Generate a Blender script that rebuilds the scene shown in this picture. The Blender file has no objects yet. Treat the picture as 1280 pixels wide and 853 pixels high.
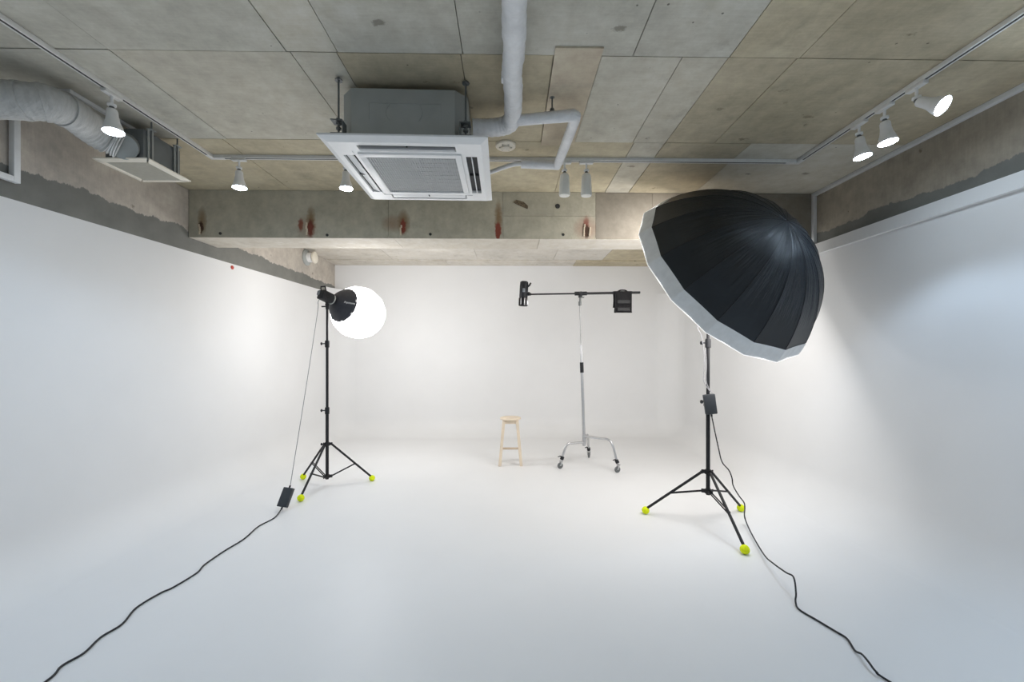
import bpy, bmesh, math, random
from mathutils import Vector, Matrix, noise

PI = math.pi
R = math.radians
V = Vector
scene = bpy.context.scene
COL = scene.collection
rnd = random.Random(7)

# ------------------------------------------------------------------ camera
CAM_H = 1.5
FPX = 510.0                       # focal length in pixels of a 1280 px wide frame
YAW = R(-1.0)                     # camera turned one degree clockwise
CX, CY = 645.9, 441.0             # principal point
cam_data = bpy.data.cameras.new('camera')
cam_data.sensor_width = 36.0
cam_data.lens = FPX / 1280.0 * 36.0
cam_data.shift_x = (640.0 - CX) / 1280.0
cam_data.shift_y = (CY - 426.5) / 1280.0
cam_data.clip_start = 0.05
cam = bpy.data.objects.new('camera', cam_data)
cam.location = (0, 0, CAM_H)
cam.rotation_euler = (PI / 2, 0, YAW)
COL.objects.link(cam)
scene.camera = cam

# ------------------------------------------------------------------ world, exposure, light levels
world = bpy.data.worlds.new('world')
world.use_nodes = True
world.node_tree.nodes['Background'].inputs[0].default_value = (0.5, 0.53, 0.58, 1)
world.node_tree.nodes['Background'].inputs[1].default_value = 0.05
scene.world = world
scene.view_settings.view_transform = 'Standard'
scene.view_settings.look = 'None'
scene.view_settings.gamma = 1.0
scene.view_settings.exposure = 0.06
SPOT_W = 17.0                     # each lit track bulb over the shooting area
SPOT_FRONT_W = 15.0               # the bulbs above and behind the camera
LANTERN_FILL_W = 10.0            # unseen disk light added in front of the lantern globe
SPOT_SIDE_W = 15.5                # the two upright ones close to the umbrella-side wall
SPOT_TILT_W = 36.0                 # the one turned outward
SPOT_COL = (0.60, 0.78, 1.0)
LENS_E = 70.0
LANTERN_E = 11.3
LANTERN_COL = (1.0, 0.995, 0.995)
DIFFUSER_E = 6.7
DIFFUSER_COL = (1.0, 0.97, 0.945)


def ray(px, py):
    a, b = (px - CX) / FPX, (CY - py) / FPX
    return V((a * math.cos(YAW) - math.sin(YAW), a * math.sin(YAW) + math.cos(YAW), b))


def at_y(px, py, y):
    r = ray(px, py)
    return V((0, 0, CAM_H)) + r * (y / r.y)


def at_z(px, py, z):
    r = ray(px, py)
    return V((0, 0, CAM_H)) + r * ((z - CAM_H) / r.z)


# ------------------------------------------------------------------ materials
class NT:
    def __init__(s, name):
        s.m = bpy.data.materials.new(name)
        s.m.use_nodes = True
        s.t = s.m.node_tree
        s.b = s.t.nodes['Principled BSDF']

    def n(s, kind, **kw):
        x = s.t.nodes.new(kind)
        for k, v in kw.items():
            setattr(x, k, v)
        return x

    def l(s, a, b):
        s.t.links.new(a, b)

    def math(s, op, a, b=None, clamp=False):
        x = s.n('ShaderNodeMath', operation=op)
        x.use_clamp = clamp
        for i, v in enumerate((a, b)):
            if v is None:
                continue
            if isinstance(v, (int, float)):
                x.inputs[i].default_value = v
            else:
                s.l(v, x.inputs[i])
        return x.outputs[0]

    def coord(s):
        return s.n('ShaderNodeTexCoord').outputs['Object']

    def noise(s, vec, scale, detail=4, rough=0.55, mapping=None):
        if mapping:
            mp = s.n('ShaderNodeMapping')
            mp.inputs['Scale'].default_value = mapping
            s.l(vec, mp.inputs['Vector'])
            vec = mp.outputs[0]
        x = s.n('ShaderNodeTexNoise')
        x.inputs['Scale'].default_value = scale
        x.inputs['Detail'].default_value = detail
        x.inputs['Roughness'].default_value = rough
        s.l(vec, x.inputs['Vector'])
        return x.outputs[0]

    def ramp(s, fac, stops):
        x = s.n('ShaderNodeValToRGB')
        el = x.color_ramp.elements
        while len(el) < len(stops):
            el.new(0.5)
        for e, (p, c) in zip(el, stops):
            e.position = p
            e.color = (c[0], c[1], c[2], 1) if not isinstance(c, (int, float)) else (c, c, c, 1)
        s.l(fac, x.inputs[0])
        return x.outputs[0]

    def mix(s, fac, a, b, mode='MIX'):
        x = s.n('ShaderNodeMix', data_type='RGBA', blend_type=mode)
        for i, v in ((0, fac), (6, a), (7, b)):
            if isinstance(v, (int, float)):
                x.inputs[i].default_value = v
            elif isinstance(v, (tuple, list)):
                x.inputs[i].default_value = (v[0], v[1], v[2], 1)
            else:
                s.l(v, x.inputs[i])
        return x.outputs[2]

    def bump(s, h, strength=0.3, dist=0.01):
        x = s.n('ShaderNodeBump')
        x.inputs['Strength'].default_value = strength
        x.inputs['Distance'].default_value = dist
        s.l(h, x.inputs['Height'])
        s.l(x.outputs[0], s.b.inputs['Normal'])

    def base(s, c):
        if isinstance(c, (tuple, list)):
            s.b.inputs['Base Color'].default_value = (c[0], c[1], c[2], 1)
        else:
            s.l(c, s.b.inputs['Base Color'])

    def set(s, rough=0.5, metal=0.0, spec=None):
        s.b.inputs['Roughness'].default_value = rough
        s.b.inputs['Metallic'].default_value = metal
        if spec is not None:
            s.b.inputs['Specular IOR Level'].default_value = spec
        return s


def simple(name, col, rough=0.5, metal=0.0, var=0.08, scale=30.0, bump=0.0, spec=None):
    q = NT(name).set(rough, metal, spec)
    f = q.noise(q.coord(), scale, 3)
    c = q.ramp(f, [(0.3, [x * (1 - var) for x in col]), (0.7, [min(1, x * (1 + var)) for x in col])])
    q.base(c)
    if bump:
        q.bump(f, bump, 0.004)
    return q.m


def emitter(name, col, strength):
    q = NT(name)
    q.base((0.85, 0.85, 0.85))
    q.b.inputs['Emission Color'].default_value = (col[0], col[1], col[2], 1)
    q.b.inputs['Emission Strength'].default_value = strength
    return q.m


def concrete(name, ca, cb, scale=1.3, pores=True, mask=None, lacq=0.75):
    """formwork concrete: large tonal clouds, board grain, pin holes, a little tint per object"""
    q = NT(name).set(lacq)
    co = q.coord()
    big = q.noise(co, scale, 6, 0.6)
    col = q.ramp(big, [(0.32, ca), (0.68, cb)])
    fine = q.noise(co, 9.0, 8, 0.7)
    col = q.mix(0.8, col, q.ramp(fine, [(0.3, 0.40), (0.7, 0.62)]), 'OVERLAY')
    grain = q.noise(co, 6.0, 3, 0.6, (1.0, 14.0, 1.0))
    col = q.mix(0.12, col, q.ramp(grain, [(0.35, 0.34), (0.65, 0.64)]), 'OVERLAY')
    info = q.n('ShaderNodeObjectInfo')
    col = q.mix(0.30, col, q.ramp(info.outputs['Random'], [(0.0, 0.38), (1.0, 0.62)]), 'OVERLAY')
    if pores:
        vo = q.n('ShaderNodeTexVoronoi')
        vo.inputs['Scale'].default_value = 9.0
        q.l(co, vo.inputs['Vector'])
        wob = q.noise(co, 45.0, 3)
        d = q.math('ADD', vo.outputs['Distance'], q.math('MULTIPLY', wob, 0.16))
        hole = q.ramp(d, [(0.105, 1.0), (0.13, 0.0)])
        gate = q.ramp(q.noise(co, 1.7, 2), [(0.42, 0.0), (0.52, 1.0)])
        hole = q.math('MULTIPLY', hole, gate)
        col = q.mix(q.math('MULTIPLY', hole, 0.8), col, (0.06, 0.05, 0.035))
        # chips and smudges a few centimetres long
        vo = q.n('ShaderNodeTexVoronoi')
        vo.inputs['Scale'].default_value = 3.1
        mp = q.n('ShaderNodeMapping')
        mp.inputs['Scale'].default_value = (.8, 1.5, 1.5)
        q.l(co, mp.inputs['Vector'])
        q.l(mp.outputs[0], vo.inputs['Vector'])
        wob = q.noise(co, 22.0, 6, 0.75)
        d = q.math('ADD', vo.outputs['Distance'], q.math('MULTIPLY', wob, 0.34))
        chip = q.ramp(d, [(0.225, 1.0), (0.27, 0.0)])
        col = q.mix(q.math('MULTIPLY', chip, 0.55), col, (0.10, 0.075, 0.045))
    smut = q.ramp(q.noise(co, 2.3, 9, 0.75), [(0.56, 0.0), (0.74, 1.0)])
    col = q.mix(q.math('MULTIPLY', smut, 0.42), col, (0.20, 0.17, 0.125))
    if mask:
        col = mask(q, co, col)
    q.base(col)
    q.bump(fine, 0.25, 0.006)
    return q.m


def mortar_band(z0, seed):
    """a smoothed grey mortar band with a ragged upper edge, below height z0"""
    def f(q, co, col):
        mp = q.n('ShaderNodeMapping')
        mp.inputs['Location'].default_value = (seed, seed, 0)
        q.l(co, mp.inputs['Vector'])
        wob = q.noise(mp.outputs[0], 2.6, 9, 0.72, (1, 1, 0.25))
        sep = q.n('ShaderNodeSeparateXYZ')
        q.l(co, sep.inputs[0])
        h = q.math('SUBTRACT', sep.outputs['Z'], q.math('MULTIPLY', wob, 0.22))
        m = q.ramp(q.math('ADD', q.math('MULTIPLY', q.math('SUBTRACT', h, z0 - 0.11), 40.0), 0.5), [(0.35, 1.0), (0.65, 0.0)])
        c2 = q.ramp(q.noise(co, 5, 5), [(0.3, (0.17, 0.17, 0.155)), (0.7, (0.225, 0.225, 0.205))])
        return q.mix(m, col, c2)
    return f


def rust_marks(marks):
    """stains that belong to the beam: rust below the snapped ties, (x, z, half width, half height, colour, strength)"""
    def f(q, co, col):
        sep = q.n('ShaderNodeSeparateXYZ')
        q.l(co, sep.inputs[0])
        wob = q.noise(co, 30.0, 4, 0.6)
        wx = q.math('MULTIPLY', q.math('SUBTRACT', wob, 0.5), 0.05)
        for (x, z, sx, sz, c, k) in marks:
            dx = q.math('DIVIDE', q.math('ADD', q.math('SUBTRACT', sep.outputs['X'], x), wx), sx)
            dz = q.math('DIVIDE', q.math('SUBTRACT', sep.outputs['Z'], z), sz)
            r = q.math('ADD', q.math('MULTIPLY', dx, dx), q.math('MULTIPLY', dz, dz))
            m = q.math('MULTIPLY', q.math('SUBTRACT', 1.0, r, True), k, True)
            col = q.mix(m, col, c)
        return col
    return f


M = {}
M['white'] = simple('white_paint', (0.83, 0.83, 0.83), 0.55, 0, 0.012, 2.0)
M['floor'] = simple('white_floor_paint', (0.83, 0.83, 0.83), 0.42, 0, 0.012, 1.5)
M['conc_grey'] = concrete('concrete_grey', (0.461, 0.444, 0.374), (0.645, 0.616, 0.530))
M['conc_pale'] = concrete('concrete_pale', (0.508, 0.476, 0.391), (0.649, 0.605, 0.498))
M['conc_back_lit'] = concrete('concrete_back_lit', (0.58, 0.54, 0.475), (0.72, 0.67, 0.59))  # paler ceiling concrete: brightness beyond the beam put into the colour
M['conc_warm'] = concrete('concrete_warm', (0.427, 0.367, 0.249), (0.586, 0.514, 0.369))
M['conc_pink'] = concrete('concrete_patch', (0.532, 0.445, 0.325), (0.638, 0.554, 0.426), pores=False)
M['conc_left'] = concrete('concrete_left', (0.478, 0.437, 0.384), (0.633, 0.580, 0.512), mask=mortar_band(2.70, 3.0))
M['conc_right'] = concrete('concrete_right', (0.358, 0.314, 0.252), (0.482, 0.431, 0.347), mask=mortar_band(2.69, 11.0))
RB, RR, RO = (0.06, 0.028, 0.014), (0.21, 0.045, 0.026), (0.20, 0.12, 0.05)
M['beam'] = concrete('concrete_beam', (0.372, 0.352, 0.276), (0.482, 0.452, 0.362), pores=False, mask=rust_marks([
    (-3.02, 0.160, .05, .16, RO, .8), (-3.03, 0.100, .028, .07, RB, 1.6),
    (-2.06, 0.130, .030, .075, RR, 1.3), (-2.0, 0.11, .12, .13, (0.30, 0.17, 0.10), .45), (-1.96, 0.170, .05, .17, RO, .9), (-1.965, 0.100, .03, .09, RB, 1.8), (-1.965, 0.090, .045, .11, RR, .9),
    (-1.16, 0.150, .12, .10, (0.27, 0.16, 0.09), .6), (-1.05, 0.160, .07, .14, RO, .9), (-1.055, 0.120, .03, .09, RR, 1.6),
    (-.11, 0.210, .045, .20, RO, .9), (-.115, 0.080, .034, .10, RR, 2.0),
    (.77, 0.110, .15, .14, (0.36, 0.2, 0.14), .55), (.765, 0.140, .035, .11, RR, .9), (.77, 0.080, .03, .08, RB, 1.5)]))
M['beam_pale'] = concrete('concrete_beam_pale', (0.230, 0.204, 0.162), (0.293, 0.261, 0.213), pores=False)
M['beam_under_lit'] = concrete('concrete_beam_under_lit', (0.58, 0.53, 0.45), (0.68, 0.63, 0.545), pores=False)  # paler than the beam face: lamp light on the underside, painted in
M['black'] = simple('black_metal', (0.014, 0.014, 0.016), 0.45, 0.0, 0.15, spec=0.35)
M['black_plastic'] = simple('black_plastic', (0.016, 0.017, 0.02), 0.5, 0, 0.12, spec=0.3)
M['adapter'] = simple('adapter_plastic', (0.035, 0.04, 0.046), 0.5, 0, 0.1)
M['cord'] = simple('black_rubber', (0.012, 0.013, 0.016), 0.6)
M['thin_cable'] = simple('grey_cable', (0.28, 0.28, 0.29), 0.5)
M['chrome'] = simple('chrome', (0.58, 0.58, 0.59), 0.30, 1.0, 0.04)
M['grey_metal'] = simple('grey_metal', (0.42, 0.42, 0.42), 0.5, 0.5, 0.04)
M['ball'] = simple('tennis_ball_felt', (0.80, 0.93, 0.006), 0.9, 0, 0.12, 60, 0.3)
M['wood'] = simple('pale_wood', (0.80, 0.68, 0.53), 0.5, 0, 0.08, 12)
M['wood_dark'] = simple('pale_wood_rung', (0.58, 0.45, 0.33), 0.5, 0, 0.1, 12)
M['track'] = simple('track_white', (0.78, 0.77, 0.74), 0.45, 0, 0.04)
M['slot'] = simple('track_slot', (0.03, 0.03, 0.03), 0.6)
M['lamp_white'] = simple('lamp_white', (0.86, 0.86, 0.85), 0.4, 0, 0.03)
M['bulb_glass'] = simple('frosted_bulb', (0.86, 0.85, 0.79), 0.3, 0, 0.03)
M['lens'] = emitter('lit_lens', (0.72, 0.86, 1.0), LENS_E)
M['steel'] = simple('galvanised_steel', (0.42, 0.44, 0.43), 0.5, 0.35, 0.06, 9)
M['dark_steel'] = simple('dark_steel', (0.16, 0.17, 0.17), 0.5, 0.4, 0.15, 14)
M['ac_white'] = simple('ac_white', (0.90, 0.90, 0.89), 0.42, 0, 0.015)
M['ac_dark'] = simple('ac_dark', (0.03, 0.032, 0.035), 0.6)
M['ac_grille'] = simple('ac_grille', (0.47, 0.48, 0.48), 0.55, 0, 0.03)
M['cream'] = simple('cream_plastic', (0.86, 0.80, 0.68), 0.5, 0, 0.03)
M['cream_grille'] = simple('cream_grille', (0.52, 0.50, 0.43), 0.6, 0, 0.05)
M['fan_box'] = simple('fan_box_steel', (0.20, 0.215, 0.22), 0.5, 0.4, 0.1, 8)
M['trunk'] = simple('white_trunking', (0.80, 0.81, 0.81), 0.45, 0, 0.03)
M['red'] = simple('red_cap', (0.5, 0.05, 0.03), 0.5)
M['lining'] = simple('white_lining', (0.85, 0.86, 0.86), 0.55, 0, 0.06, 14, 0.3)
M['silver'] = simple('white_inner_cloth', (0.8, 0.8, 0.8), 0.5)
M['diffuser'] = emitter('lit_diffuser', DIFFUSER_COL, DIFFUSER_E)
M['hem'] = emitter('lit_hem', DIFFUSER_COL, 0.9)
M['lantern'] = emitter('lit_lantern', LANTERN_COL, LANTERN_E)
M['skirt'] = simple('black_skirt_cloth', (0.03, 0.032, 0.042), 0.6, 0, 0.15)
M['print'] = simple('white_print', (0.75, 0.75, 0.75), 0.5)
M['screen'] = simple('grey_screen', (0.20, 0.22, 0.24), 0.25)
M['sandbag'] = simple('sandbag_cloth', (0.016, 0.0155, 0.017), 0.8, 0, 0.25, 40, 0.4, 0.25)
M['sandbag_pocket'] = simple('sandbag_coating', (0.030, 0.030, 0.031), 0.6, 0, 0.2, 40, 0.4, 0.3)


def make_wrap(name, col, scale):
    q = NT(name).set(0.42)
    co = q.coord()
    f = q.noise(co, scale, 5, 0.65)
    g = q.noise(co, 18, 4, 0.6, (1, 3.5, 1))
    q.base(q.mix(0.3, q.ramp(f, [(0.3, [c * 0.82 for c in col]), (0.7, col)]), q.ramp(g, [(0.35, 0.35), (0.65, 0.65)]), 'OVERLAY'))
    q.bump(g, 0.6, 0.012)
    return q.m


M['wrap'] = make_wrap('white_pipe_wrap', (0.90, 0.90, 0.90), 9)
M['duct'] = make_wrap('duct_cover', (0.62, 0.62, 0.60), 7)


def make_satin():
    q = NT('black_satin').set(0.37)
    co = q.coord()
    f = q.noise(co, 5, 6, 0.65)
    q.base(q.ramp(f, [(0.3, (0.005, 0.008, 0.012)), (0.7, (0.010, 0.015, 0.021))]))
    q.b.inputs['Specular IOR Level'].default_value = 0.55
    # puckers fanning out from the tip (object z is the umbrella's axis), fading towards the rim
    sep = q.n('ShaderNodeSeparateXYZ')
    q.l(co, sep.inputs[0])
    ang = q.math('ARCTAN2', sep.outputs['Y'], sep.outputs['X'])
    cmb = q.n('ShaderNodeCombineXYZ')
    q.l(q.math('MULTIPLY', ang, 9.0), cmb.inputs[0])
    q.l(q.math('MULTIPLY', sep.outputs['Z'], 2.2), cmb.inputs[1])
    g = q.noise(cmb.outputs[0], 1.6, 5, 0.6)
    fade = q.ramp(sep.outputs['Z'], [(0.22, 0.0), (0.5, 1.0)])
    q.bump(q.math('MULTIPLY', g, fade), 1.0, 0.045)
    return q.m


M['satin'] = make_satin()


# ------------------------------------------------------------------ mesh helpers
def frame_z(d):
    d = V(d).normalized()
    up = V((0, 0, 1)) if abs(d.z) < 0.95 else V((1, 0, 0))
    x = up.cross(d).normalized()
    y = d.cross(x)
    m = Matrix((x, y, d)).transposed().to_4x4()
    return m


def place(p, d=(0, 0, 1)):
    return Matrix.Translation(V(p)) @ frame_z(d)


def add_box(bm, c, size, mat=None, bev=0.0):
    """a box of full SIZE centred on c (in mat's frame), edges rounded by bev"""
    mm = (mat or Matrix()) @ Matrix.Translation(V(c)) @ Matrix.Diagonal((size[0], size[1], size[2], 1))
    r = bmesh.ops.create_cube(bm, size=1.0, matrix=mm)
    if bev > 0:
        ed = list({e for v in r['verts'] for e in v.link_edges})
        bmesh.ops.bevel(bm, geom=ed, offset=bev, segments=2, affect='EDGES', profile=0.5)


def span(bm, a, b, mat=None, bev=0.0):
    c = [(x + y) / 2 for x, y in zip(a, b)]
    s = [abs(y - x) for x, y in zip(a, b)]
    add_box(bm, c, s, mat, bev)


def smooth_path(pts, n=6):
    pts = [V(p) for p in pts]
    out = []
    for i in range(len(pts) - 1):
        p0, p1, p2, p3 = pts[max(i - 1, 0)], pts[i], pts[i + 1], pts[min(i + 2, len(pts) - 1)]
        for k in range(n):
            t = k / n
            out.append(0.5 * ((2 * p1) + (p2 - p0) * t + (2 * p0 - 5 * p1 + 4 * p2 - p3) * t * t + (3 * p1 - p0 - 3 * p2 + p3) * t ** 3))
    out.append(pts[-1])
    return out


def add_tube(bm, pts, rad, seg=10, cap=True, squash=1.0):
    """round bar along a polyline; rad is one number or one per point"""
    pts = [V(p) for p in pts]
    n = len(pts)
    rs = rad if isinstance(rad, (list, tuple)) else [rad] * n
    tang = []
    for i in range(n):
        a = (pts[i] - pts[i - 1]).normalized() if i else None
        b = (pts[i + 1] - pts[i]).normalized() if i < n - 1 else None
        tang.append((a + b).normalized() if a and b and (a + b).length > 1e-6 else (a or b))
    fm = frame_z(tang[0]).to_3x3()
    x, rings = fm.col[0].copy(), []
    for i in range(n):
        t = tang[i]
        x = (x - t * x.dot(t)).normalized()
        y = t.cross(x)
        k = 1.0
        if 0 < i < n - 1:
            c = max(0.5, tang[i].dot((pts[i + 1] - pts[i]).normalized()))
            k = 1 / c
        rings.append([bm.verts.new(pts[i] + (x * math.cos(2 * PI * j / seg) + y * math.sin(2 * PI * j / seg) * squash) * rs[i] * (k if k < 1.3 else 1.3)) for j in range(seg)])
    for i in range(n - 1):
        for j in range(seg):
            f = bm.faces.new((rings[i][j], rings[i][(j + 1) % seg], rings[i + 1][(j + 1) % seg], rings[i + 1][j]))
            f.smooth = True
    if cap:
        for ring, rev in ((rings[0], True), (rings[-1], False)):
            vs = [bm.verts.new(v.co) for v in ring]
            bm.faces.new(vs[::-1] if rev else vs)


def add_lathe(bm, prof, mat, seg=20, smooth=True, a0=0.0, a1=2 * PI):
    """revolve (radius, height) pairs about mat's z axis; a pair repeated gives a hard edge"""
    full = abs(a1 - a0 - 2 * PI) < 1e-6
    m = seg if full else seg + 1
    prev, prevp = None, None
    for p in prof:
        if prevp is not None and p == prevp:
            prev = [bm.verts.new(v.co) for v in prev]
            continue
        ring = []
        for j in range(m):
            a = a0 + (a1 - a0) * j / seg
            ring.append(bm.verts.new(mat @ V((p[0] * math.cos(a), p[0] * math.sin(a), p[1]))))
        if prev:
            for j in range(seg):
                k = (j + 1) % m
                f = bm.faces.new((prev[j], prev[k], ring[k], ring[j]))
                f.smooth = smooth
        prev, prevp = ring, p


def cyl(bm, a, b, r, seg=14):
    add_tube(bm, [a, b], r, seg)


def add_sphere(bm, c, r, seg=14):
    res = bmesh.ops.create_uvsphere(bm, u_segments=seg, v_segments=max(6, seg // 2 + 1), radius=r, matrix=Matrix.Translation(V(c)))
    for v in res['verts']:
        for f in v.link_faces:
            f.smooth = True


ROOTM = {}


def obj(name, bm, mat, parent=None, kind=None, label=None, cat=None, group=None, clean=True):
    """ONE mesh object; vertices are given in world space and moved into the root's frame"""
    root = parent
    while root is not None and root.parent is not None:
        root = root.parent
    if root is not None and root.name in ROOTM:
        bmesh.ops.transform(bm, matrix=ROOTM[root.name].inverted(), verts=bm.verts)
    bmesh.ops.remove_doubles(bm, verts=[], dist=1e-6)
    bmesh.ops.recalc_face_normals(bm, faces=bm.faces)
    me = bpy.data.meshes.new(name)
    bm.to_mesh(me)
    bm.free()
    me.set_sharp_from_angle(angle=R(38))
    me.materials.append(mat)
    o = bpy.data.objects.new(name, me)
    COL.objects.link(o)
    if parent is not None:
        o.parent = parent
    for k, v in (('kind', kind), ('label', label), ('category', cat), ('group', group)):
        if v:
            o[k] = v
    return o


def bmn():
    return bmesh.new()


def thing(name, label, cat, loc=(0, 0, 0), group=None, mat=None, kind=None):
    o = bpy.data.objects.new(name, None)
    o.empty_display_size = 0.1
    COL.objects.link(o)
    m = mat if mat is not None else Matrix.Translation(V(loc))
    o.matrix_world = m
    o.location, o.rotation_euler = m.to_translation(), m.to_euler()
    ROOTM[o.name] = m.copy()
    o['label'] = label
    o['category'] = cat
    if group:
        o['group'] = group
    if kind:
        o['kind'] = kind
    return o


def box_part(name, a, b, mat, parent, bev=0.0, m=None, **kw):
    bm = bmn()
    span(bm, a, b, m, bev)
    return obj(name, bm, mat, parent, **kw)


# ------------------------------------------------------------------ the room
XL, XR, YF, YB = -3.15, 3.05, -2.4, 7.42      # plaster faces
ZT, ZC = 2.58, 3.10                            # top of the white walls, ceiling
RC = 0.34                                      # radius of the cove
KW = dict(kind='structure')

bm = bmn()
span(bm, (XL + RC, YF, -0.12), (XR - RC, YB - RC, 0.0))
obj('floor', bm, M['floor'], label='seamless white painted studio floor', cat='floor', **KW)


def cove_profile(z_top, edge):
    """(inward offset, height) from the floor edge of the cove up to the wall's top; edge 1: sloping top edge, 2: a proud band"""
    pr = [(RC, 0.0)]
    for k in range(1, 13):
        a = PI / 2 * k / 12
        pr.append((RC - RC * math.sin(a), RC - RC * math.cos(a)))
    if edge == 1:
        pr += [(0.0, z_top - 0.10), (-0.018, z_top)]
    elif edge == 2:
        pr += [(0.0, z_top - 0.108), (0.03, z_top - 0.106), (0.012, z_top)]
    else:
        pr += [(0.0, z_top)]
    return pr


def cove_strip(bm, pts, normals, z_tops, edge):
    """wall with a cove at its foot along pts (line of the wall face), normals point into the room"""
    cols = []
    for p, nrm, zt in zip(pts, normals, z_tops):
        cols.append([bm.verts.new(V((p[0] + nrm[0] * o, p[1] + nrm[1] * o, z))) for o, z in cove_profile(zt, edge)])
        # a back side, 10 cm thick
        cols[-1].append(bm.verts.new(V((p[0] - nrm[0] * 0.10, p[1] - nrm[1] * 0.10, zt))))
        cols[-1].append(bm.verts.new(V((p[0] - nrm[0] * 0.10, p[1] - nrm[1] * 0.10, -0.1))))
    for a, b in zip(cols, cols[1:]):
        for i in range(len(a) - 1):
            f = bm.faces.new((a[i], b[i], b[i + 1], a[i + 1]))
            f.smooth = i < 13


def cove_wall(name, pts, normals, z_tops, edge, label):
    bm = bmn()
    cove_strip(bm, pts, normals, z_tops, edge)
    return obj(name, bm, M['white'], kind='structure', label=label, cat='wall')


RV = 0.36                                      # radius of the upright corners at the back
ys = [YF + (YB - RV - YF) * i / 12 for i in range(13)]
zl = lambda y: 2.548 + (y - 2.5) * 0.018
cove_wall('wall_left', [(XL, y) for y in ys], [(1, 0)] * len(ys), [zl(y) for y in ys], 1,
          'white plaster wall on the lantern side, coved into the floor')
cove_wall('wall_right', [(XR, y) for y in ys], [(-1, 0)] * len(ys), [ZT] * len(ys), 2,
          'white plaster wall on the umbrella side, coved into the floor')
bm = bmn()
xs = [XL + RV + (XR - XL - 2 * RV) * i / 6 for i in range(7)]
cove_strip(bm, [(x, YB) for x in xs], [(0, -1)] * 7, [ZC - 0.004] * 7, 0)
for cx, a0, zt in ((XL + RV, PI, zl(YB)), (XR - RV, 0.0, ZT)):
    an = [a0 + (PI / 2 * i / 10) * (-1 if a0 else 1) for i in range(11)]
    cove_strip(bm, [(cx + RV * math.cos(a), YB - RV + RV * math.sin(a)) for a in an], [(-math.cos(a), -math.sin(a)) for a in an], [zt] * 11, 0)
    span(bm, (cx - RV - .02, YB + .0002, 2.4), (cx + RV + .02, YB + .1, ZC - .004))
obj('wall_back', bm, M['white'], kind='structure', label='white back wall rising to the concrete ceiling', cat='wall')
bm = bmn()
span(bm, (XL - 0.1, YF - 0.12, -0.1), (XR + 0.1, YF, ZC + 0.02))
obj('wall_front', bm, M['white'], label='plain white wall behind the camera', cat='wall', **KW)

# rough concrete above the white walls
box_part('wall_left_upper', (XL - 0.30, YF, 2.35), (XL - 0.004, YB + 0.1, ZC), M['conc_left'], None, kind='structure',
         label='raw concrete strip above the white wall, beside the silver duct', cat='wall')
box_part('wall_right_upper', (XR + 0.022, YF, 2.35), (XR + 0.30, YB + 0.1, ZC), M['conc_right'], None, kind='structure',
         label='raw concrete strip above the white wall, beside the umbrella', cat='wall')

# ceiling: slab and formwork panels, each a piece of its own with open joints
ce = thing('ceiling', 'bare formwork concrete ceiling', 'ceiling', (0, 0, ZC), kind='structure')
box_part('slab', (XL - 0.3, YF - 0.1, ZC + 0.016), (XR + 0.3, YB + 0.2, ZC + 0.2), M['conc_grey'], ce)
G, P_, W_, K_, B_ = 'conc_grey', 'conc_pale', 'conc_warm', 'conc_pink', 'conc_back_lit'
rows = [
    (-2.4, -1.4, [(-3.15, G), (-1.18, G), (.66, G), (1.57, W_), (3.05, None)]),
    (-1.4, -.5, [(-3.15, G), (-1.18, G), (.66, G), (1.57, W_), (3.05, None)]),
    (-.5, .38, [(-3.15, G), (-1.18, G), (.66, G), (1.57, W_), (3.05, None)]),
    (.38, 1.28, [(-3.15, G), (-2.115, G), (-1.185, P_), (-.915, G), (-.25, G), (.664, G), (1.19, W_), (2.022, W_), (3.05, None)]),
    (1.28, 2.19, [(-3.15, G), (-2.115, G), (-1.185, P_), (-.915, G), (-.25, G), (.664, G), (1.19, W_), (1.575, W_), (3.05, None)]),
    (2.19, 3.09, [(-3.15, G), (-2.115, P_), (-1.168, P_), (-.922, W_), (-.262, W_), (.237, K_), (.495, P_), (.935, P_), (1.187, W_), (1.563, W_), (3.05, None)]),
    (3.09, 4.06, [(-3.15, W_), (-2.15, W_), (-1.17, W_), (-.26, W_), (.45, W_), (.95, P_), (1.187, W_), (1.85, P_), (3.05, None)]),
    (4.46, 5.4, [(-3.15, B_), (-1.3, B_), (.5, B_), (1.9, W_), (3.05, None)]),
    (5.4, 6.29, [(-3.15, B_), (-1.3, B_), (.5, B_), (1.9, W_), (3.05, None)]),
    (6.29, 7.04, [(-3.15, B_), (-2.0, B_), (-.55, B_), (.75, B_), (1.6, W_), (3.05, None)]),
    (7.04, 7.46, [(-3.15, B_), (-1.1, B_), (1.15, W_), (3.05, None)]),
]
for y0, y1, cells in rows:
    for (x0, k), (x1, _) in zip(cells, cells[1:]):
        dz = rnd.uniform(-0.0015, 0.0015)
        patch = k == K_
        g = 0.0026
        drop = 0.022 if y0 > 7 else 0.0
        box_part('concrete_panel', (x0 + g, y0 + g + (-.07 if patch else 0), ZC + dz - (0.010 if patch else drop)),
                 (x1 - g, y1 - g + (.03 if patch else 0), ZC + 0.018), M[k], ce)

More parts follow.
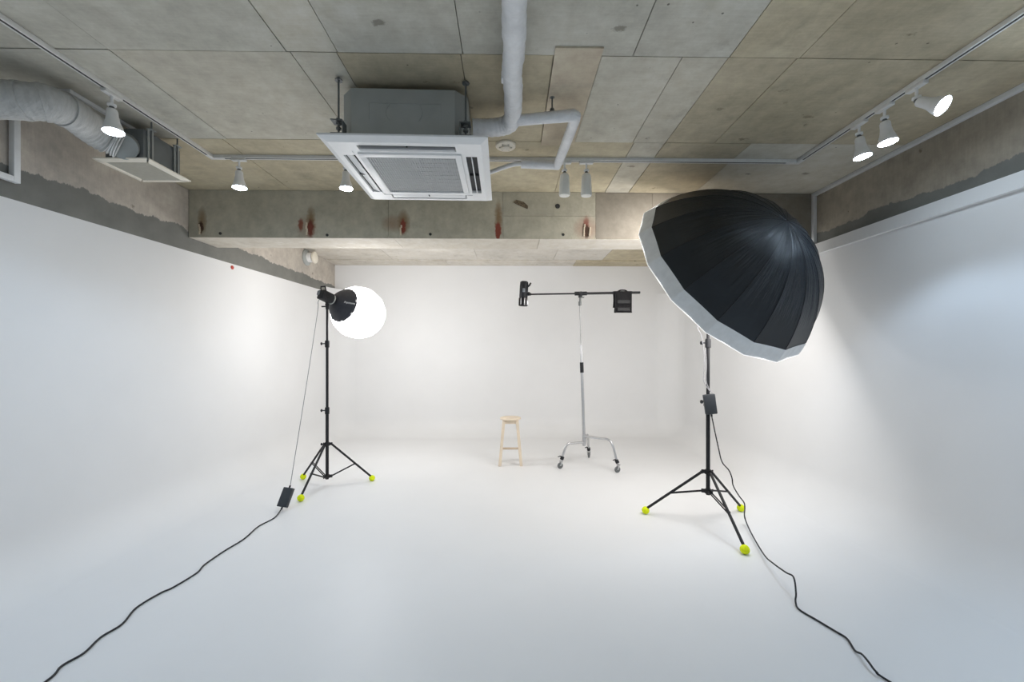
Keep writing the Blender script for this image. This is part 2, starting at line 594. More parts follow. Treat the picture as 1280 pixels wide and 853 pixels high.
# downstand beam across the room
be = thing('trim_1', 'concrete downstand beam with rust streaks crossing the room', 'beam', (0, 4.06, 2.63), kind='structure')
BY0, BY1, BZ = 4.06, 4.455, 2.632
box_part('core', (XL, BY0 + .012, BZ + .012), (XR + .02, BY1, ZC), M['beam_under_lit'], be)
for a, b, z0, z1, m in [(-3.15, -1.20, BZ, ZC, 'beam'), (-1.20, -.07, BZ, ZC, 'beam'), (-.07, .86, BZ, 2.86, 'beam'), (-.07, .86, 2.86, ZC, 'beam'),
                        (.86, 1.43, BZ, ZC, 'beam_pale'), (1.43, 3.07, BZ, ZC, 'beam_pale')]:
    box_part('concrete_panel', (a + .0015, BY0 + rnd.uniform(-.002, .002), z0 + .001), (b - .0015, BY0 + .02, z1 - .001), M[m], be)
for a, b in [(-3.15, -1.15), (-1.15, .3), (.3, 1.9), (1.9, 3.07)]:
    box_part('concrete_panel', (a + .0015, BY0 + .004, BZ + rnd.uniform(-.001, .001)), (b - .0015, BY1, BZ + .02), M['beam_under_lit'], be)
for px, py in [(275.5, 292), (409, 294), (538, 293), (704, 293.5), (697, 258)]:
    p = at_y(px, py, BY0)
    bm = bmn()
    cyl(bm, (p.x, BY0 - .004, p.z), (p.x, BY0 + .006, p.z), .024 if py < 280 else .014, 10)
    obj('tie_hole', bm, M['slot'], be)
bm = bmn()
p = at_y(652, 257, BY0)
pts = [(-.085, .03), (-.05, .055), (.02, .035), (.065, -.005), (.06, -.035), (.02, -.02), (-.05, .01)]
lo = [bm.verts.new((p.x + u, BY0 - .004, p.z + w)) for u, w in pts]
hi = [bm.verts.new((p.x + u, BY0 + .008, p.z + w)) for u, w in pts]
bm.faces.new(lo)
for i in range(len(pts)):
    j = (i + 1) % len(pts)
    bm.faces.new((lo[i], lo[j], hi[j], hi[i]))
obj('spalled_patch', bm, simple('spalled_concrete', (0.13, 0.10, 0.065), 0.9, 0, .5, 60, .5), be)
for x, h, k in [(-3.045, .10, 'dark'), (-2.0, .12, 'pale'), (-1.075, .10, 'pale'), (.745, .12, 'pale'), (.80, .09, 'pale')]:
    bm = bmn()
    for i in range(4):
        add_box(bm, (x + rnd.uniform(-.006, .006), BY0 - .003, BZ + .03 + h * (i + .5) / 4), (.014, .012, h / 4 * 1.05), bev=.002)
    obj('tie_strip', bm, M['conc_pink'], be)

# ------------------------------------------------------------------ lighting track and its lamps
TX0, TX1, TY, TZ = -2.41, 2.395, 3.35, ZC
tr = thing('lighting_track', 'pale U-shaped lighting track fixed along three sides of the ceiling', 'track', (0, TY, TZ))


def rail(a, b):
    a, b = V(a), V(b)
    d = (b - a).normalized()
    s = V((-d.y, d.x, 0))
    bm = bmn()
    L = (b - a).length
    m = Matrix((d, s, V((0, 0, 1)))).transposed().to_4x4()
    m.translation = a
    for off in (-.0125, .0125):
        add_box(bm, (L / 2, off, -.013), (L, .010, .026), m, .001)
    add_box(bm, (L / 2, 0, -.002), (L, .034, .004), m)
    o = obj('rail', bm, M['track'], tr)
    bm = bmn()
    add_box(bm, (L / 2, 0, -.0145), (L, .0146, .020), m)
    obj('slot', bm, M['slot'], o)


rail((TX0, -1.9, TZ), (TX0, TY - .05, TZ))
rail((TX0 + .09, TY, TZ), (TX1 - .09, TY, TZ))
rail((TX1, -1.9, TZ), (TX1, TY - .05, TZ))
for x, s in ((TX0, 1), (TX1, -1)):
    bm = bmn()
    span(bm, (x - .018, TY - .06, TZ - .028), (x + .018, TY + .018, TZ), bev=.002)
    span(bm, (x + .0185 * s, TY - .0178, TZ - .0279), (x + .10 * s, TY + .0178, TZ), bev=.002)
    obj('corner_joint', bm, M['track'], tr)


def track_lamp(x, y, aim, label, lit=True, along='y', group=None, watt=None, cone=128, blend=.8, beam=None):
    t = thing('track_lamp', label, 'lamp', (x, y, TZ - .028), group)
    bm = bmn()
    sx, sy = (.034, .11) if along == 'y' else (.11, .034)
    add_box(bm, (x, y, TZ - .036), (sx, sy, .020), bev=.003)
    obj('adapter', bm, M['track'], t)
    bm = bmn()
    cyl(bm, (x, y, TZ - .045), (x, y, TZ - .104), .008)
    add_lathe(bm, [(.012, 0), (.022, .004), (.022, .016), (.010, .02)], Matrix.Translation((x, y, TZ - .110)), 14)
    obj('stem', bm, M['lamp_white'], t)
    j = V((x, y, TZ - .118))
    d = V(aim).normalized()
    bm = bmn()
    add_sphere(bm, j, .014, 10)
    obj('joint', bm, M['dark_steel'], t)
    m = place(j + d * .008, d)
    bm = bmn()
    if lit:
        prof = [(0.0, 0), (.024, .002), (.028, .012), (.029, .044), (.034, .075), (.046, .112), (.051, .134), (.051, .140)]
        face = (.048, .1395)
    else:
        prof = [(0.0, 0), (.024, .002), (.036, .014), (.040, .05), (.043, .12), (.046, .17), (.043, .182)]
        face = (.042, .183)
    add_lathe(bm, prof, m, 22)
    b = obj('bulb', bm, M['lamp_white'] if lit else M['bulb_glass'], t)
    bm = bmn()
    add_lathe(bm, [(face[0], face[1]), (face[0] * .7, face[1] + .004), (0.0005, face[1] + .006)], m, 22)
    obj('lens', bm, M['lens'] if lit else M['bulb_glass'], b)
    if lit:
        ld = bpy.data.lights.new('lamp_light', 'SPOT')
        ld.energy = SPOT_W if watt is None else watt
        ld.color = SPOT_COL
        ld.spot_size = R(cone)
        ld.spot_blend = blend
        ld.shadow_soft_size = 0.055
        lo = bpy.data.objects.new('lamp_light', ld)
        COL.objects.link(lo)
        lo.parent = t
        mw = place(j + d * .235, beam or d) @ Matrix.Rotation(PI, 4, 'X')
        lo.matrix_local = ROOTM[t.name].inverted() @ mw
    return t


track_lamp(TX0, 2.515, (.10, -.04, -1), 'lit white track spotlight in front of the silver duct end')
track_lamp(-2.195, TY, (.06, -.05, -1), 'lit white track spotlight beside the cream exhaust vent, above the beam rust', along='x')
track_lamp(-1.335, TY, (.05, -.05, -1), 'lit track spotlight partly hidden behind the air conditioner panel', along='x')
track_lamp(.452, TY, (0, .0, -1), 'unlit frosted track bulb under the white pipe bend', False, 'x')
track_lamp(.632, TY, (0, .0, -1), 'unlit frosted track bulb away from the white pipe bend', False, 'x')
track_lamp(TX1, 2.755, (.09, -.10, -1), 'lit white track spotlight closest to the black umbrella', watt=SPOT_SIDE_W, cone=112, blend=.3, beam=(-.20, -.02, -1))
track_lamp(TX1, 2.565, (.06, -.10, -1), 'lit white track spotlight between two others above the white wall', watt=SPOT_SIDE_W, cone=104, blend=.35, beam=(-.08, -.05, -1))
track_lamp(TX1, 2.36, (.29, -.72, -.63), 'lit white track spotlight tilted outward so its round face shows', watt=SPOT_TILT_W)
for y in (1.2, .2, -.9):
    track_lamp(TX0, y, (.15, -.05, -1), 'lit white track spotlight behind the camera, duct side', group='track lamps behind the camera, duct side', watt=SPOT_FRONT_W)
    track_lamp(TX1, y, (-.15, -.05, -1), 'lit white track spotlight behind the camera, umbrella side', group='track lamps behind the camera, umbrella side', watt=SPOT_FRONT_W)

# ------------------------------------------------------------------ ceiling cassette air conditioner
AX, AY = -.61, 2.785
ACM = Matrix.Translation((AX, AY, 2.70)) @ Matrix.Rotation(R(1.0), 4, 'Z')
ac = thing('air_conditioner', 'white ceiling cassette air conditioner under a grey steel casing', 'air conditioner', mat=ACM)


def oct_prism(bm, h, c, z0, z1, m, bev=0.0):
    pts = [(h, -h + c), (h, h - c), (h - c, h), (-h + c, h), (-h, h - c), (-h, -h + c), (-h + c, -h), (h - c, -h)]
    lo = [bm.verts.new(m @ V((x, y, z0))) for x, y in pts]
    hi = [bm.verts.new(m @ V((x, y, z1))) for x, y in pts]
    bm.faces.new(lo[::-1])
    bm.faces.new(hi)
    for i in range(8):
        j = (i + 1) % 8
        bm.faces.new((lo[i], lo[j], hi[j], hi[i]))


bm = bmn()
ACB = ACM @ Matrix.Translation((-.022, .0, 0))
oct_prism(bm, .372, .07, .03, .352, ACB)
body = obj('casing', bm, M['steel'], ac, label='grey galvanised casing')
bm = bmn()
oct_prism(bm, .378, .07, .031, .062, ACB)
oct_prism(bm, .376, .07, .085, .092, ACB)
obj('casing_flange', bm, M['steel'], body)
for k in range(4):      # pressed ridges on each side
    mk = ACB @ Matrix.Rotation(PI / 2 * k, 4, 'Z')
    for x0, x1, z0, z1 in [(-.2, .22, .265, .269), (-.202, -.198, .17, .2645), (.218, .222, .17, .2645)]:
        bm = bmn()
        span(bm, (x0, -.375, z0), (x1, -.370, z1), mk)
        obj('pressed_ridge', bm, M['steel'], body)
    for s in (-1, 1):
        pts = [mk @ V((.005 + s * (.085 + .022 * math.sin(PI * i / 8)), -.373, .165 + .095 * i / 8)) for i in range(9)]
        bm = bmn()
        add_tube(bm, pts, .0025, 6)
        obj('pressed_ridge', bm, M['steel'], body)

# panel: a frame with four air slots round a square intake
bm = bmn()
H0, H1 = .478, .437
for s in range(4):   # sloping rim
    mk = ACM @ Matrix.Rotation(PI / 2 * s, 4, 'Z')
    q = [(-H0, -H0, .030), (H0, -H0, .030), (H0, -H0, .020), (-H0, -H0, .020), (-H1, -H1, 0), (H1, -H1, 0)]
    v = [bm.verts.new(mk @ V(x)) for x in q]
    bm.faces.new((v[0], v[1], v[2], v[3]))
    bm.faces.new((v[3], v[2], v[5], v[4]))
    v = [bm.verts.new(mk @ V(x)) for x in [(-H0, -H0, .030), (H0, -H0, .030), (.40, -.40, .030), (-.40, -.40, .030)]]
    bm.faces.new(v)
cuts = [-H1, -.405, -.335, -.285, .285, .335, .405, H1]
for i in range(7):
    for j in range(7):
        slot = (i in (1, 5) and j == 3) or (j in (1, 5) and i == 3)
        if slot or (i in (2, 3, 4) and j in (2, 3, 4)):
            continue
        span(bm, (cuts[i], cuts[j], 0), (cuts[i + 1], cuts[j + 1], .028), ACM)
panel = obj('panel', bm, M['ac_white'], ac)
bm = bmn()
for s in range(4):
    mk = ACM @ Matrix.Rotation(PI / 2 * s, 4, 'Z')
    span(bm, (-.31, -.31, -.006), (.272, -.272, .012), mk, .0015)
    span(bm, (-.335, -.335, .004), (.311, -.311, .02), mk)
obj('intake_frame', bm, M['ac_white'], panel)
bm = bmn()
span(bm, (-.271, -.271, .006), (.271, .271, .02), ACM)
n = 34
for i in range(n):
    u = -.265 + .53 * (i + .5) / n
    span(bm, (u - .0035, -.275, .001), (u + .0035, .275, .008), ACM)
for i in range(9):
    u = -.265 + .53 * (i + .5) / 9
    span(bm, (-.275, u - .003, .003), (.275, u + .003, .009), ACM)
obj('intake_grille', bm, M['ac_grille'], panel)
for s, ang in enumerate((62, 78, 8, -18)):      # front, wall side, back, far side
    mk = ACM @ Matrix.Rotation(PI / 2 * s, 4, 'Z')
    bm = bmn()
    span(bm, (-.285, -.405, .020), (.285, -.335, .06), mk)
    span(bm, (-.004, -.402, .006), (.004, -.338, .03), mk)
    slot = obj('air_slot', bm, M['ac_dark'], ac)
    bm = bmn()
    ml = mk @ Matrix.Translation((0, -.37, .010)) @ Matrix.Rotation(R(ang), 4, 'X')
    span(bm, (-.278, -.027, -.003), (.278, .027, .003), ml, .002)
    obj('louver', bm, M['ac_white'], slot)
for sx in (-1, 1):
    for sy in (-1, 1):
        bx, by = (.345 if sx > 0 else -.392), sy * .385
        bm = bmn()
        cyl(bm, ACM @ V((bx, by, .085)), ACM @ V((bx, by, ZC - 2.70)), .006, 8)
        for z in (.10, .125, .15):
            add_lathe(bm, [(.006, 0), (.016, 0), (.016, .010), (.006, .010)], ACM @ Matrix.Translation((bx, by, z)), 6, False)
        add_lathe(bm, [(.006, 0), (.022, 0), (.022, .006), (.006, .008)], ACM @ Matrix.Translation((bx, by, ZC - 2.70 - .018)), 8, False)
        rod = obj('hanging_rod', bm, M['dark_steel'], ac)
        bm = bmn()
        span(bm, (bx - .036, by - .03, .062), (bx + .036, by + .03, .068), ACM)
        span(bm, (bx - sx * .036, by - .028, .069), (bx - sx * .029, by + .028, .139), ACM)
        span(bm, (bx - .036, by - .03, .14), (bx + .03, by + .03, .146), ACM)
        obj('bracket', bm, M['dark_steel'], rod)

# insulated pipes
t = thing('insulated_pipe', 'thick white wrapped pipe leaving the air conditioner along the ceiling', 'pipe', (.02, 2.6, 2.95))
bm = bmn()
pts = smooth_path([(-.24, 2.66, 2.962), (-.15, 2.665, 2.966), (-.06, 2.665, 2.975), (.0, 2.63, 2.98), (.019, 2.54, 2.985), (.02, 2.30, 2.985), (.012, 2.15, 2.985),
                   (.022, 2.0, 2.98), (.02, 1.8, 2.98), (.021, 1.6, 2.98), (.022, 1.4, 2.98), (.03, 1.0, 2.98), (.02, -.5, 2.98), (.02, -2.38, 2.98)], 8)
rs = [.055 * (1 + .07 * noise.noise(p * 14) + .05 * noise.noise(p * 5) + .03 * math.sin(i * 1.9)) for i, p in enumerate(pts)]
add_tube(bm, pts, rs, 16)
obj('wrapping', bm, M['wrap'], t)
for y in (2.2, 1.1, .1):
    bm = bmn()
    add_tube(bm, [(.05, y, ZC), (.05, y + .01, 3.03), (.02, y + .01, 3.035)], .004, 6)
    obj('hanger', bm, M['dark_steel'], t)
bm = bmn()
add_box(bm, (-.035, 2.20, 2.985), (.02, .05, .04), bev=.004)
obj('tape_tab', bm, M['wrap'], t)
t = thing('drain_pipe', 'thin white wrapped pipe making a square bend beside the ceiling patch', 'pipe', (.4, 2.6, 2.98))
bm = bmn()
pts = [(.05, 2.572, 2.964), (.2, 2.55, 2.968), (.39, 2.525, 2.972), (.41, 2.54, 2.972), (.412, 2.57, 2.972), (.40, 2.8, 2.972), (.378, 3.16, 2.972),
       (.372, 3.19, 2.972), (.35, 3.195, 2.972), (.20, 3.19, 2.974), (.09, 3.185, 2.976)]
rs = [.034 * (1 + .07 * noise.noise(V(p) * 9)) for p in pts]
add_tube(bm, pts, rs, 14)
obj('wrapping', bm, M['wrap'], t)
bm = bmn()
add_tube(bm, smooth_path([(.10, 3.185, 2.976), (.03, 3.19, 2.972), (-.06, 3.215, 2.955), (-.2, 3.25, 2.92), (-.3, 3.16, 2.86)], 5), [.026] + [.017] * 20, 10)
obj('bare_pipe', bm, M['lamp_white'], t)
bm = bmn()
cyl(bm, (.265, 2.535, 2.995), (.265, 2.535, ZC), .005, 8)
add_lathe(bm, [(.005, 0), (.018, 0), (.012, .02), (.005, .022)], Matrix.Translation((.265, 2.535, 3.0)), 10)
add_lathe(bm, [(.005, 0), (.016, 0), (.016, .006), (.005, .006)], Matrix.Translation((.265, 2.535, ZC - .012)), 8)
obj('hanger', bm, M['dark_steel'], t)

# smoke detector
p = at_z(632, 181, ZC)
t = thing('smoke_detector', 'round cream smoke detector on the ceiling beside the air conditioner', 'detector', (p.x, p.y, ZC - .03))
bm = bmn()
add_lathe(bm, [(.079, .0), (.079, -.012), (.072, -.020), (.0005, -.022)], Matrix.Translation((p.x, p.y, ZC + .0005)), 26)
obj('base', bm, M['cream'], t)
bm = bmn()
add_lathe(bm, [(.036, -.02), (.034, -.032), (.024, -.040), (.0005, -.042)], Matrix.Translation((p.x, p.y, ZC)), 20)
obj('sensor', bm, M['cream'], t)
for k in range(6):
    a = k * PI / 3
    bm = bmn()
    add_box(bm, (p.x + .044 * math.cos(a), p.y + .044 * math.sin(a), ZC - .023), (.012, .012, .006))
    obj('vent_slot', bm, M['cream_grille'], t)

# exhaust fan, duct, trunking on the lantern side
FX, FY = -2.628, 2.985
t = thing('exhaust_fan', 'cream ceiling vent under a grey steel fan box hung from rods', 'fan', (FX, FY, 2.80))
bm = bmn()
span(bm, (FX - .128, FY - .155, 2.812), (FX + .128, FY + .155, 3.03), bev=.003)
bx = obj('fan_box', bm, M['fan_box'], t)
bm = bmn()
span(bm, (FX - .145, FY - .17, 2.813), (FX + .145, FY + .17, 2.824))
obj('flange', bm, M['fan_box'], bx)
bm = bmn()
fz = 2.80
for s in range(4):
    mk = Matrix.Translation((FX, FY, fz)) @ Matrix.Rotation(PI / 2 * s, 4, 'Z')
    v = [bm.verts.new(mk @ V(q)) for q in [(-.182, -.19, .016), (.182, -.19, .016), (.182, -.19, .008), (-.182, -.19, .008), (-.146, -.152, 0), (.146, -.152, 0), (.136, -.142, .007), (-.136, -.142, .007)]]
    bm.faces.new((v[0], v[1], v[2], v[3]))
    bm.faces.new((v[3], v[2], v[5], v[4]))
    bm.faces.new((v[4], v[5], v[6], v[7]))
    bm.faces.new((v[0], v[1], v[6], v[7]))
obj('vent_frame', bm, M['cream'], t)
bm = bmn()
span(bm, (FX - .14, FY - .146, fz + .006), (FX + .14, FY + .146, fz + .012))
for i in range(22):
    x = FX - .134 + .268 * (i + .5) / 22
    span(bm, (x - .003, FY - .143, fz + .002), (x + .003, FY + .143, fz + .007))
obj('vent_grille', bm, M['cream_grille'], t)
for sx in (-1, 1):
    for sy in (-1, 1):
        bm = bmn()
        x, y = FX + sx * .143, FY + sy * .11
        cyl(bm, (x, y, 2.84), (x, y, ZC), .005, 8)
        rod = obj('hanging_rod', bm, M['dark_steel'], t)
        bm = bmn()
        span(bm, (x - .004 - sx * .008, y - .022, 2.825), (x + .004 - sx * .008, y + .022, 3.04))
        span(bm, (x - .018, y - .022, 3.0405), (x + .018, y + .022, 3.045))
        obj('strap', bm, M['steel'], rod)
bm = bmn()
cyl(bm, (-2.62, 2.84, 2.915), at_y(153, 183, 2.765), .082, 20)
obj('spigot', bm, M['steel'], t)

t = thing('flexible_duct', 'silvery grey flexible duct running from the fan box to the wall', 'duct', (-2.6, 2.5, 2.93))
dp = [at_y(151, 182, 2.77), at_y(134, 173, 2.72), at_y(112, 159, 2.63), at_y(88, 141, 2.50), at_y(62, 130, 2.40), at_y(36, 127, 2.35), at_y(8, 125, 2.32), at_y(-30, 122, 2.30), V((XL, 2.28, 2.93))]
pts = smooth_path(dp, 14)
rs = [.097 + .0045 * math.sin(i * 1.55) * (1 if i < 18 else .35) + .004 * noise.noise(p * 11) - (.010 if i < 12 else 0) for i, p in enumerate(pts)]
bm = bmn()
add_tube(bm, pts, rs, 22)
obj('duct_cover', bm, M['duct'], t)
for i in (3, 6, 9, 12):
    a, b = pts[i], pts[i + 1]
    bm = bmn()
    add_lathe(bm, [(.089, -.004), (.0945, 0), (.089, .004)], place(a, b - a), 22)
    obj('wire_coil', bm, M['lamp_white'], t)
for i in (46, 60, 74, 92):
    a, b = pts[i], pts[i + 1]
    bm = bmn()
    add_lathe(bm, [(.097, -.012), (.1015, -.011), (.1015, .011), (.097, .012)], place(a, b - a), 22)
    obj('tape_band', bm, M['duct'], t)


def trunk(name, pts, w, label, m='trunk', d=None):
    """square cable cover made of straight runs"""
    t = thing(name, label, 'trunking', pts[0])
    for i, (a, b) in enumerate(zip(pts, pts[1:])):
        a, b = V(a), V(b)
        if i:
            a = a + (b - a).normalized() * (w * 1.001)
        bm = bmn()
        lo = [min(p, q) - w / 2 for p, q in zip(a, b)]
        hi = [max(p, q) + w / 2 for p, q in zip(a, b)]
        span(bm, lo, hi, None, .003)
        obj('cover', bm, M[m], t)
    return t


trunk('cable_trunking', [(-2.86, 2.53, ZC - .012), (-2.675, 2.53, ZC - .012), (-2.675, 2.97, ZC - .012)], .024, 'white bent cable trunking on the ceiling behind the silver duct')
trunk('cable_trunking', [(XL + .022, 2.634, 3.0), (XL + .022, 2.634, 2.592), (XL + .022, -1.0, 2.592)], .036, 'pale upright cable trunking below the silver duct, turning along the wall top')
trunk('cable_trunking', [(XR + .004, 1.2, ZC - .018), (XR + .004, BY0 - .02, ZC - .018), (XR + .004, BY0 - .02, 2.62)], .034, 'pale cable trunking in the ceiling corner, turning down beside the beam')

# vent cap and red plug on the lantern-side concrete, beyond the beam
p = V((XL, 6.38, 2.975))
t = thing('vent_cap', 'round metal vent cap on the raw concrete beyond the beam', 'vent', p)
bm = bmn()
add_lathe(bm, [(.0, -.004), (.125, -.004), (.125, .012), (.10, .03), (.075, .035)], place(p, (1, 0, 0)), 24)
obj('flange', bm, M['steel'], t)
bm = bmn()
add_lathe(bm, [(.075, .03), (.075, .10), (.075, .10), (.055, .10), (.055, .06)], place(p, (1, 0, 0)), 24)
obj('collar', bm, M['lamp_white'], t)
bm = bmn()
add_lathe(bm, [(.0005, .155), (.060, .150), (.088, .14), (.092, .125), (.088, .115), (.05, .11), (.03, .07)], place(p, (1, 0, 0)), 24)
obj('cover', bm, M['cream'], t)
r = ray(290, 334.5)
p = V((0, 0, CAM_H)) + r * (XL / r.x)
t = thing('wall_plug', 'small red plastic plug in the concrete above the white wall', 'plug', p)
bm = bmn()
add_lathe(bm, [(.022, -.006), (.022, .006), (.015, .012), (.0005, .013)], place(p, (1, 0, 0)), 12)
obj('cap', bm, M['red'], t)

# ------------------------------------------------------------------ light stands


def light_stand(c, feet, z_col, z_hub, frac, top, joints, label, knob_dir):
    """black tripod stand: pole, collars, three legs with braces, tennis balls on the feet"""
    t = thing('light_stand', label, 'stand', (c.x, c.y, 0))
    zs = [z_hub - .03] + [j[0] for j in joints] + [top]
    rs = [.0175, .0150, .0125, .011]
    for i in range(len(zs) - 1):
        bm = bmn()
        cyl(bm, (c.x, c.y, zs[i] - (.0 if i == 0 else .04)), (c.x, c.y, zs[i + 1]), rs[i], 14)
        obj('pole', bm, M['black'], t)
    for z, _ in joints:
        bm = bmn()
        add_lathe(bm, [(.014, -.045), (.023, -.04), (.024, .02), (.021, .035), (.012, .038)], Matrix.Translation((c.x, c.y, z)), 16)
        cl = obj('clamp_collar', bm, M['black_plastic'], t)
        bm = bmn()
        k = V((c.x, c.y, z)) + knob_dir * .02
        cyl(bm, k, k + knob_dir * .035, .006, 8)
        add_lathe(bm, [(.006, 0), (.016, .003), (.016, .016), (.006, .02)], place(k + knob_dir * .03, knob_dir), 8, False)
        obj('knob', bm, M['black_plastic'], cl)
    for z, nm in ((z_col, 'upper_collar'), (z_hub, 'lower_collar')):
        bm = bmn()
        add_lathe(bm, [(.0175, -.02), (.027, -.018), (.027, .018), (.0175, .02)], Matrix.Translation((c.x, c.y, z)), 16)
        for f in feet:
            d = V((f.x - c.x, f.y - c.y, 0)).normalized()
            m = place((c.x, c.y, z), (0, 0, 1)) @ Matrix.Rotation(math.atan2(d.y, d.x) - PI / 2, 4, 'Z') if False else Matrix.Translation((c.x, c.y, z)) @ Matrix.Rotation(math.atan2(d.y, d.x), 4, 'Z')
            for s in (-1, 1):
                add_box(bm, (.036, s * .013, 0), (.036, .005, .026), m)
        cl = obj(nm, bm, M['black'], t)
        if nm == 'upper_collar':
            bm = bmn()
            k = V((c.x, c.y, z)) + knob_dir * .025
            cyl(bm, k, k + knob_dir * .03, .006, 8)
            add_lathe(bm, [(.006, 0), (.015, .003), (.015, .014), (.006, .018)], place(k + knob_dir * .026, knob_dir), 8, False)
            obj('knob', bm, M['black_plastic'], cl)
    for f in feet:
        d = V((f.x - c.x, f.y - c.y, 0)).normalized()
        a = V((c.x, c.y, z_col)) + d * .042
        b = V((f.x, f.y, .045))
        bm = bmn()
        add_tube(bm, [a, b], .0115, 10, True)
        lg = obj('leg', bm, M['black'], t)
        bm = bmn()
        add_sphere(bm, (f.x, f.y, .034), .0345, 16)
        obj('tennis_ball', bm, M['ball'], lg, label='yellow-green tennis ball on the foot')
        h = V((c.x, c.y, z_hub)) + d * .042
        q = a.lerp(b, frac)
        side = V((-d.y, d.x, 0)) * .010
        bm = bmn()
        for s in (-1, 1):
            add_tube(bm, [h + side * s, q + side * s], .0058, 8)
        cyl(bm, q - side * 1.5, q + side * 1.5, .006, 8)
        obj('brace', bm, M['black'], t)
    return t


cl_ = V((-2.05, 4.622, 0))
fl_ = [at_z(376, 624.5, .02), at_z(379, 597.5, .02), at_z(465, 599.5, .02)]
light_stand(cl_, fl_, .472, .108, .58, 2.06, [(.85, 0), (1.60, 0)], 'black tripod stand carrying the glowing round lantern', V((-1, -.15, 0)).normalized())
cr_ = V((1.738, 3.545, 0))
fr_ = [at_z(931, 689.5, .02), at_z(807, 640, .02), at_z(926, 637, .02)]
light_stand(cr_, fr_, .455, .285, .56, 2.12, [(1.07, 0), (1.585, 0)], 'black tripod stand holding up the big black umbrella', V((-1, -.1, 0)).normalized())


# ------------------------------------------------------------------ studio lamps
def lamp_head(t, c, d, L, w, yoke_to):
    """lamp body along d, back end first"""
    m = place(c, d)
    bm = bmn()
    add_box(bm, (0, 0, 0), (w, w * 1.05, L), m, w * .14)
    hd = obj('housing', bm, M['black_plastic'], t)
    bm = bmn()
    for i in range(5):
        z = -L * .35 + L * .10 * i
        for s in (-1, 1):
            add_box(bm, (s * w * .5, 0, z), (.006, w * .7, L * .04), m)
    obj('cooling_fin', bm, M['black'], hd)
    bm = bmn()
    add_lathe(bm, [(w * .40, L * .48), (w * .56, L * .50), (w * .58, L * .58), (w * .45, L * .60)], m, 20)
    obj('mount_ring', bm, M['steel'], hd, label='metal mount ring')
    bm = bmn()
    add_box(bm, (w * .3, w * .15, -L * .52), (w * .35, w * .5, .012), m, .003)
    obj('control_panel', bm, M['screen'], hd)
    bm = bmn()
    q = V(yoke_to)
    cyl(bm, q - V((0, 0, .075)), q - V((0, 0, .02)), .017, 14)
    add_sphere(bm, q - V((0, 0, .02)), .022, 12)
    cyl(bm, q - V((0, 0, .02)), V(c) - V((0, 0, w * .3)), .016, 10)
    e = V((-.055, -.02, -.045))
    add_tube(bm, [q - V((0, 0, .04)), q + e], .008, 8)
    obj('yoke', bm, M['black'], t)
    return hd


GC = at_y(448, 391, 5.0)
GR = .316
pole_top = V((cl_.x, cl_.y, 2.06))
hc = V((-2.03, 4.60, 2.115))
ax = (hc - GC).normalized()
t = thing('lantern_lamp', 'glowing white globe lantern with a black skirt on its lamp head', 'lamp', pole_top)
hl = lamp_head(t, hc + ax * .03, -ax, .15, .10, pole_top)
bm = bmn()                                   # carrying handle over the back
m = place(hc + ax * .03, -ax)
for s in (-1, 1):
    add_tube(bm, [m @ V((s * .04, .02, -.03)), m @ V((s * .035, .075, -.06)), m @ V((s * .03, .095, -.065))], .006, 8)
add_tube(bm, [m @ V((-.034, .092, -.065)), m @ V((.034, .092, -.065))], .008, 8)
obj('handle', bm, M['black_plastic'], hl)
# globe in gores
bm = bmn()
mg = place(GC, ax)
NG = 16
cap = R(41)
prof = [(GR * math.sin(cap + (PI - cap) * i / 14) + (.0005 if i == 14 else 0), GR * math.cos(cap + (PI - cap) * i / 14)) for i in range(15)]
add_lathe(bm, prof, mg, NG, False)
obj('globe', bm, M['lantern'], t, label='glowing white fabric globe')
ld = bpy.data.lights.new('lantern_fill', 'AREA')  # added fill hidden behind the globe, brightens the back wall
ld.shape = 'DISK'
ld.size = .5
ld.energy = LANTERN_FILL_W
ld.color = LANTERN_COL
lo = bpy.data.objects.new('lantern_fill', ld)
COL.objects.link(lo)
lo.parent = t
lo.matrix_local = ROOTM[t.name].inverted() @ place(GC - ax * (GR + .01), ax)
bm = bmn()
top = (hc - GC).length - .085
capr = [(GR * math.sin(cap) * 1.015, GR * math.cos(cap) - .012)]
z1, r1 = GR * math.cos(cap), GR * math.sin(cap)
for i in range(7):
    u = i / 6
    capr.append((r1 * 1.012 * (1 - u) + .055 * u, z1 + (top - z1) * u + .02 * math.sin(PI * u)))
capr.append((.0005, top + .002))
add_lathe(bm, capr, mg, NG, False)
sk = obj('skirt', bm, M['skirt'], t, label='black cloth skirt round the lantern back')
bm = bmn()
for i in range(NG):
    if i % 2 == 0:
        a = 2 * PI * (i + .5) / NG
        d = V((math.cos(a), math.sin(a), 0))
        mm = mg @ Matrix.Rotation(a, 4, 'Z')
        add_box(bm, (r1 * .985, 0, z1 + .012), (.010, .030, .012), mm @ Matrix.Identity(4), .003)
obj('skirt_tab', bm, M['print'], sk)
# the maker's name printed in white on the skirt
tc = bpy.data.curves.new('print', 'FONT')
tc.body = 'Aputure'
tc.size = .034
tc.align_x, tc.align_y = 'CENTER', 'CENTER'
tmp = bpy.data.objects.new('tmp', tc)
COL.objects.link(tmp)
me = bpy.data.meshes.new_from_object(tmp.evaluated_get(bpy.context.evaluated_depsgraph_get()))
bpy.data.objects.remove(tmp)
bm = bmn()
bm.from_mesh(me)
